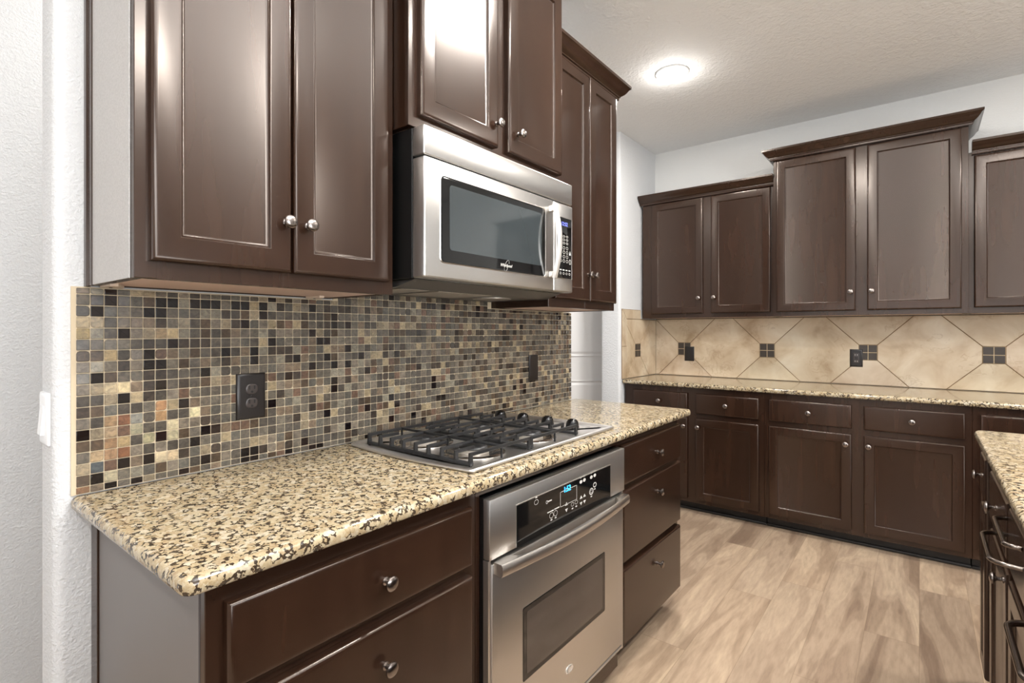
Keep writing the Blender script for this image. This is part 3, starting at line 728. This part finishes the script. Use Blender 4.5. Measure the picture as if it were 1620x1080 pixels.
for k in range(4): m.box(1.330+k*0.021, 1.343+k*0.021, dd, dd+0.0002, 1.510, 1.514); ell(m, 1.3365+k*0.021, 1.499, 0.006, 0.0045, dd, 0.0013)
m.loft([[(1.396, dd, 1.572), (1.410, dd, 1.572), (1.403, dd, 1.588)], [(1.396, dd+0.0002, 1.572), (1.410, dd+0.0002, 1.572), (1.403, dd+0.0002, 1.588)]])
ell(m, 1.403, 1.546, 0.007, 0.010, dd, 0.002); m.build('keypad_print', PRINT, gl, 0)
text('Whirlpool', 'logo', (0.4225, 1.010, 1.494), 0.0145, PRINT, wn, ROT_R, shear=0.35)
m = MB(FR)
lp = []
for k in range(21):
    a = 2*PI*k/20*0.86+0.4; x, y = 0.0125*math.cos(a)*0.75, 0.0185*math.sin(a); lp.append((1.013+x+y*0.45, 0.4227, 1.494+y))
m.tube(lp, 0.0007, 6, 0.4); m.build('logo_swirl', PRINT, wn)
# underside: sloped front flap, filters, lamp
m = MB(FR); m.loft([[(y0+0.003, 0.006, 1.4075), (y0+0.003, 0.298, 1.4075), (y0+0.012, 0.368, 1.427), (y0+0.012, 0.006, 1.427)], [(y1-0.003, 0.006, 1.4075), (y1-0.003, 0.298, 1.4075), (y1-0.012, 0.368, 1.427), (y1-0.012, 0.006, 1.427)]]); hd = m.build('hood_base', HOOD, mw, 0)
for a, c in ((0.69, 0.80), (0.84, 1.10)):
    m = MB(FR); m.box(a, c, 0.09, 0.285, 1.4050, 1.4070, 0.001, 1); m.build('grease_filter', FILTER, hd)
m = MB(FR); m.lathe((1.235, 0.17, 1.4072), [(0.075, 0), (0.075, -0.003), (0.06, -0.004), (0.055, -0.002), (0, -0.002)], 'z', 28); m.build('work_lamp', FILTER, hd)

# ------------------------------------------------------------------ wall oven
ov = thing('wall_oven', (0.4, 1.057, 0.13), 'stainless steel oven with blue clock built in below the cooktop', 'oven')
X = 0.635; y0, y1 = 0.6805, 1.4335
m = MB(FR); m.box(y0+0.002, y1-0.002, 0.03, 0.5805, 0.125, 0.856); m.box(y0, y1, 0.6008, 0.612, 0.126, 0.856); m.build('body', BLACK, ov, 0)
m = MB(FR); m.box(y0, y0+0.010, 0.6125, 0.629, 0.126, 0.700); m.build('side_trim', OVENST, ov, 0)
m = MB(FR); m.box(y1-0.010, y1, 0.6125, 0.629, 0.126, 0.700); m.build('side_trim', OVENST, ov, 0)
m = MB(FR); m.box(y0, y1, 0.6125, X, 0.7025, 0.8545, 0.002, 2); cp = m.build('control_panel', OVENST, ov)
cy0, cy1 = 0.789, 1.321
m = MB(FR); m.box(cy0-0.002, cy1+0.004, X-0.002, X+0.001, 0.7026, 0.8175, 0.0008, 1); m.build('panel_bezel', HANDLE, cp)
m = MB(FR); m.box(cy0, cy1, X-0.001, X+0.0022, 0.7026, 0.8145, 0.0006, 1); gl = m.build('panel_glass', BLACKGL, cp)
dg = X+0.0023
dy0, dy1, dz0, dz1 = 1.001, 1.096, 0.754, 0.799
m = MB(FR)
for a, c, e, f in ((dy0, dy1, dz0, dz0+0.0012), (dy0, dy1, dz1-0.0012, dz1), (dy0, dy0+0.0014, dz0, dz1), (dy1-0.0014, dy1, dz0, dz1)): m.box(a, c, dg, dg+0.0002, e, f)
def OP(px, py):       # place printed marks where the photo shows them, on the glass of the oven panel
    l = (px-810)/822; dx = -S_+l*C_; dyy = C_+l*S_; tt = (X+0.0025-1.4835)/dx
    return -0.3093+dyy*tt, 1.2798-(py-524)/822*tt
def mark(px, py, a, c, ring=0.0011): u, z = OP(px, py); ell(m, u, z, a, c, dg, ring)
for px, py in ((872.5, 815), (879, 811.5)): mark(px, py, 0.0105, 0.0085)
mark(848.5, 794, 0.0105, 0.0075)
for px, py in ((905.8, 797.5), (911.8, 794)): mark(px, py, 0.0085, 0.0062)
for px, py in ((919.2, 762), (924.5, 759), (935.6, 754.5), (941, 751.5)):
    mark(px, py, 0.0085, 0.0055, 0); u, z = OP(px, py-7); m.box(u-0.003, u+0.003, dg, dg+0.0002, z-0.003, z+0.003)
mark(941, 766.5, 0.0115, 0.0085, 0.003); mark(935.6, 777, 0.0135, 0.0115, 0.003); mark(935.6, 777, 0.007, 0.006, 0.0015)
for px, py in ((896.3, 801.5), (919.4, 791), (924.8, 788)):
    for s, dyp in ((1, -4.5), (-1, 5)):
        u, z = OP(px, py+dyp); q = [(u-0.008, z-0.004*s), (u+0.008, z-0.004*s), (u, z+0.006*s)]
        m.loft([[(a, dg, c) for a, c in q], [(a, dg+0.0002, c) for a, c in q]])
u, z = OP(871, 808); 
for px0, py0, px1, py1 in ((866, 811, 876, 806.5), (877, 805.5, 885, 801.5), (866.5, 793.5, 873, 790.5)):
    (a, e), (c, f) = OP(px0, py0), OP(px1, py1); zz = (e+f)/2; m.box(a, c, dg, dg+0.0002, zz-0.0016, zz+0.0016)
mark(865.3, 794.3, 0.005, 0.005, 0.0015)
for px, py in ((872.5, 822), (879, 818.5), (905.8, 804), (911.8, 800.5), (848.5, 786.5), (935.6, 785), (941, 773)):
    u, z = OP(px, py); m.box(u-0.0045, u+0.0045, dg, dg+0.0002, z-0.002, z+0.002)
m.build('panel_print', PRINT, gl, 0)
u, z = OP(897.5, 773)
text('1:52', 'clock_display', (dg+0.0002, u, z), 0.024, BLUE, gl, ROT_R)
# black gap, door, window
m = MB(FR); m.box(0.692, 1.4225, 0.6125, 0.634, 0.148, 0.6895, 0.003, 2); dr = m.build('door', OVENST, ov)
m = MB(FR); m.plate(rrect(0.819, 1.286, 0.325, 0.527, 0.006, 3), 0.6335, [(0, 0), (0, 0.0012), (0.001, 0.0016), (0.004, 0.0016)]); wn = m.build('window', BLACKGL, dr)
m = MB(FR); m.plate(rrect(0.836, 1.268, 0.340, 0.512, 0.006, 3), 0.6352, [(0, 0), (0, 0.0003), (0.002, 0.0004)]); m.build('window_screen', OVENSCR, wn)
# bowed bar handle with solid ends
m = MB(FR); n = 28; lp = []
for k in range(n+1):
    s = k/n; u = 0.697 + (1.418-0.697)*s; bow = math.sin(PI*s); din = 0.634 + 0.030*min(1, min(s, 1-s)/0.16)**1.0 + 0.012*bow; dout = 0.664 + 0.026*bow
    if min(s, 1-s) < 0.10: din = 0.6335
    zt, zb = 0.6945, 0.6945-0.033
    lp.append([(u, din, zb+0.004), (u, dout-0.006, zb), (u, dout-0.001, zb+0.006), (u, dout, zb+0.016), (u, dout-0.001, zt-0.006), (u, dout-0.005, zt), (u, din, zt)])
m.loft(lp); m.build('handle', HANDLE, dr, 30)
# oval emblem with a swirl
m = MB(FR); o = [(1.057+0.021*math.cos(2*PI*k/28), 0.241+0.0125*math.sin(2*PI*k/28)) for k in range(28)]
m.plate(o, 0.6335, [(0, 0), (0, 0.0015), (0.0015, 0.0024), (0.003, 0.0018)]); em = m.build('emblem', LOGO, dr)
m = MB(FR); lp = []
for k in range(17):
    a = 2*PI*k/16*0.8+0.9; lp.append((1.057+0.011*math.cos(a)+0.004*math.sin(a), 0.6356, 0.241+0.0072*math.sin(a)))
m.tube(lp, 0.0011, 6, 0.5); m.build('emblem_swirl', HOOD, em)
m = MB(FR); m.box(y0+0.004, y1-0.004, 0.6125, 0.630, 0.128, 0.1375, 0.002, 1); m.box(y0+0.004, y1-0.004, 0.6125, 0.624, 0.1385, 0.1455, 0.001, 1); m.build('vent_trim', OVENST, ov)

# ------------------------------------------------------------------ gas cooktop
ct = thing('gas_cooktop', (0.32, 1.06, 0.914), 'stainless steel gas cooktop with black grates set on the granite counter', 'cooktop')
def tray():
    x0, x1, ya, yb, bw, r = 0.052, 0.583, 0.672, 1.462, 0.016, 0.014
    pts = []
    n = 14
    for k in range(n+1):
        t = k/n; x = x0+r+(x1-x0-2*r)*t; pts.append((x, ya-bw*math.sin(PI*t)))
    for k in range(1, 5): a = -PI/2+PI/2*k/5; pts.append((x1-r+r*math.cos(a), ya+r+r*math.sin(a)))
    for k in range(n+1):
        t = k/n; pts.append((x1, ya+r+(yb-ya-2*r)*t))
    for k in range(1, 5): a = PI/2*k/5; pts.append((x1-r+r*math.cos(a), yb-r+r*math.sin(a)))
    for k in range(n+1):
        t = k/n; x = x1-r-(x1-x0-2*r)*t; pts.append((x, yb+bw*0.6*math.sin(PI*t)))
    for k in range(1, 5): a = PI/2+PI/2*k/5; pts.append((x0+r+r*math.cos(a), yb-r+r*math.sin(a)))
    pts.append((x0, yb-r)); pts.append((x0, ya+r))
    for k in range(1, 5): a = PI+PI/2*k/5; pts.append((x0+r+r*math.cos(a), ya+r+r*math.sin(a)))
    return pts
TZ = 0.9145
m = MB(); m.slab(tray(), [(0.004, TZ), (0.0005, TZ+0.003), (0, TZ+0.0055), (0.001, TZ+0.0085), (0.004, TZ+0.0105), (0.009, TZ+0.011), (0.022, TZ+0.0095), (0.030, TZ+0.0065), (0.036, TZ+0.006)]); m.build('tray', STEELX, ct, 50)
PZ = TZ+0.006
xs = [0.115+0.0541*i for i in range(9)]
BUR = [(xs[2], 0.833, 0.046), (xs[6], 0.833, 0.052), (xs[2], 1.107, 0.040), (xs[6], 1.107, 0.056)]
for x, y, r in BUR:
    m = MB(); m.lathe((x, y, PZ), [(0.095, 0.0003), (0.096, 0.003), (0.088, 0.0065), (0.078, 0.0055), (0.066, 0.0022), (0.058, 0.0016), (0, 0.0016)], 'z', 40); bo = m.build('burner_bowl', BOWL, ct, 60)
    m = MB(); m.lathe((x, y, PZ+0.0018), [(r*0.9, 0), (r*0.9, 0.006), (r*0.75, 0.012), (r*0.6, 0.012), (0, 0.012)], 'z', 30); m.build('burner_head', FILTER, bo)
    m = MB(); m.lathe((x, y, PZ+0.0140), [(r*0.78, 0), (r*0.82, 0.003), (r*0.76, 0.007), (r*0.4, 0.009), (0, 0.009)], 'z', 30); m.build('burner_cap', IRON, bo, 60)
def grate(ya, yb):
    m = MB(); zt = 0.9590; hb = 0.010; w = 0.0031
    for y in (ya, yb): m.box(xs[0]-0.006, xs[8]+0.006, y-0.006, y+0.006, PZ+0.003, PZ+0.013, 0.002, 2)
    ym = (ya+yb)/2
    for i, x in enumerate(xs):
        for y, s in ((ya, 1), (yb, -1)):
            m.loft([[(x-w*1.25, y-0.0065, PZ+0.004), (x+w*1.25, y-0.0065, PZ+0.004), (x+w*1.25, y+0.0065, PZ+0.004), (x-w*1.25, y+0.0065, PZ+0.004)], [(x-w, y-0.005, zt-0.001), (x+w, y-0.005, zt-0.001), (x+w, y+0.005, zt-0.001), (x-w, y+0.005, zt-0.001)]])
            if i % 2: 
                L = 0.072; m.box(x-w, x+w, min(y, y+s*L), max(y, y+s*L), zt-hb, zt, 0.0018, 2)
        if i % 2 == 0: m.box(x-w, x+w, ya-0.005, yb+0.005, zt-hb, zt, 0.0018, 2)
    m.box(xs[0], xs[8], ym-w, ym+w, zt-hb+0.001, zt-0.0004, 0.0018, 2)
    for i in (0, 4, 8): m.box(xs[i]-w*0.8, xs[i]+w*0.8, ym-w*0.8, ym+w*0.8, PZ+0.0005, zt-hb+0.002)
    for i in (0, 8):
        for y in (ya, yb): m.box(xs[i]-w, xs[i]+w, y-w, y+w, PZ+0.0002, PZ+0.004)
    return m.build('grate', IRON, ct, 35)
grate(0.704, 0.964); grate(0.976, 1.238)
KP = [(0.0255, 0.0), (0.0260, 0.003), (0.0245, 0.006), (0.0235, 0.014), (0.0215, 0.022), (0.0165, 0.029), (0.009, 0.0325), (0.0, 0.0335)]
for x in (0.115, 0.232, 0.350, 0.462):
    m = MB(); m.lathe((x, 1.355, PZ+0.0006), KP, 'z', 28); k = m.build('knob', KNOBBLK, ct, 40)
m = MB()
for a, c, e, f in ((0.085, 0.505, 1.318, 1.3195), (0.085, 0.505, 1.412, 1.4135), (0.085, 0.0865, 1.318, 1.4135), (0.5035, 0.505, 1.318, 1.4135)): m.box(a, c, e, f, PZ, PZ+0.0004)
m.build('control_outline', HOOD, ct, 0)
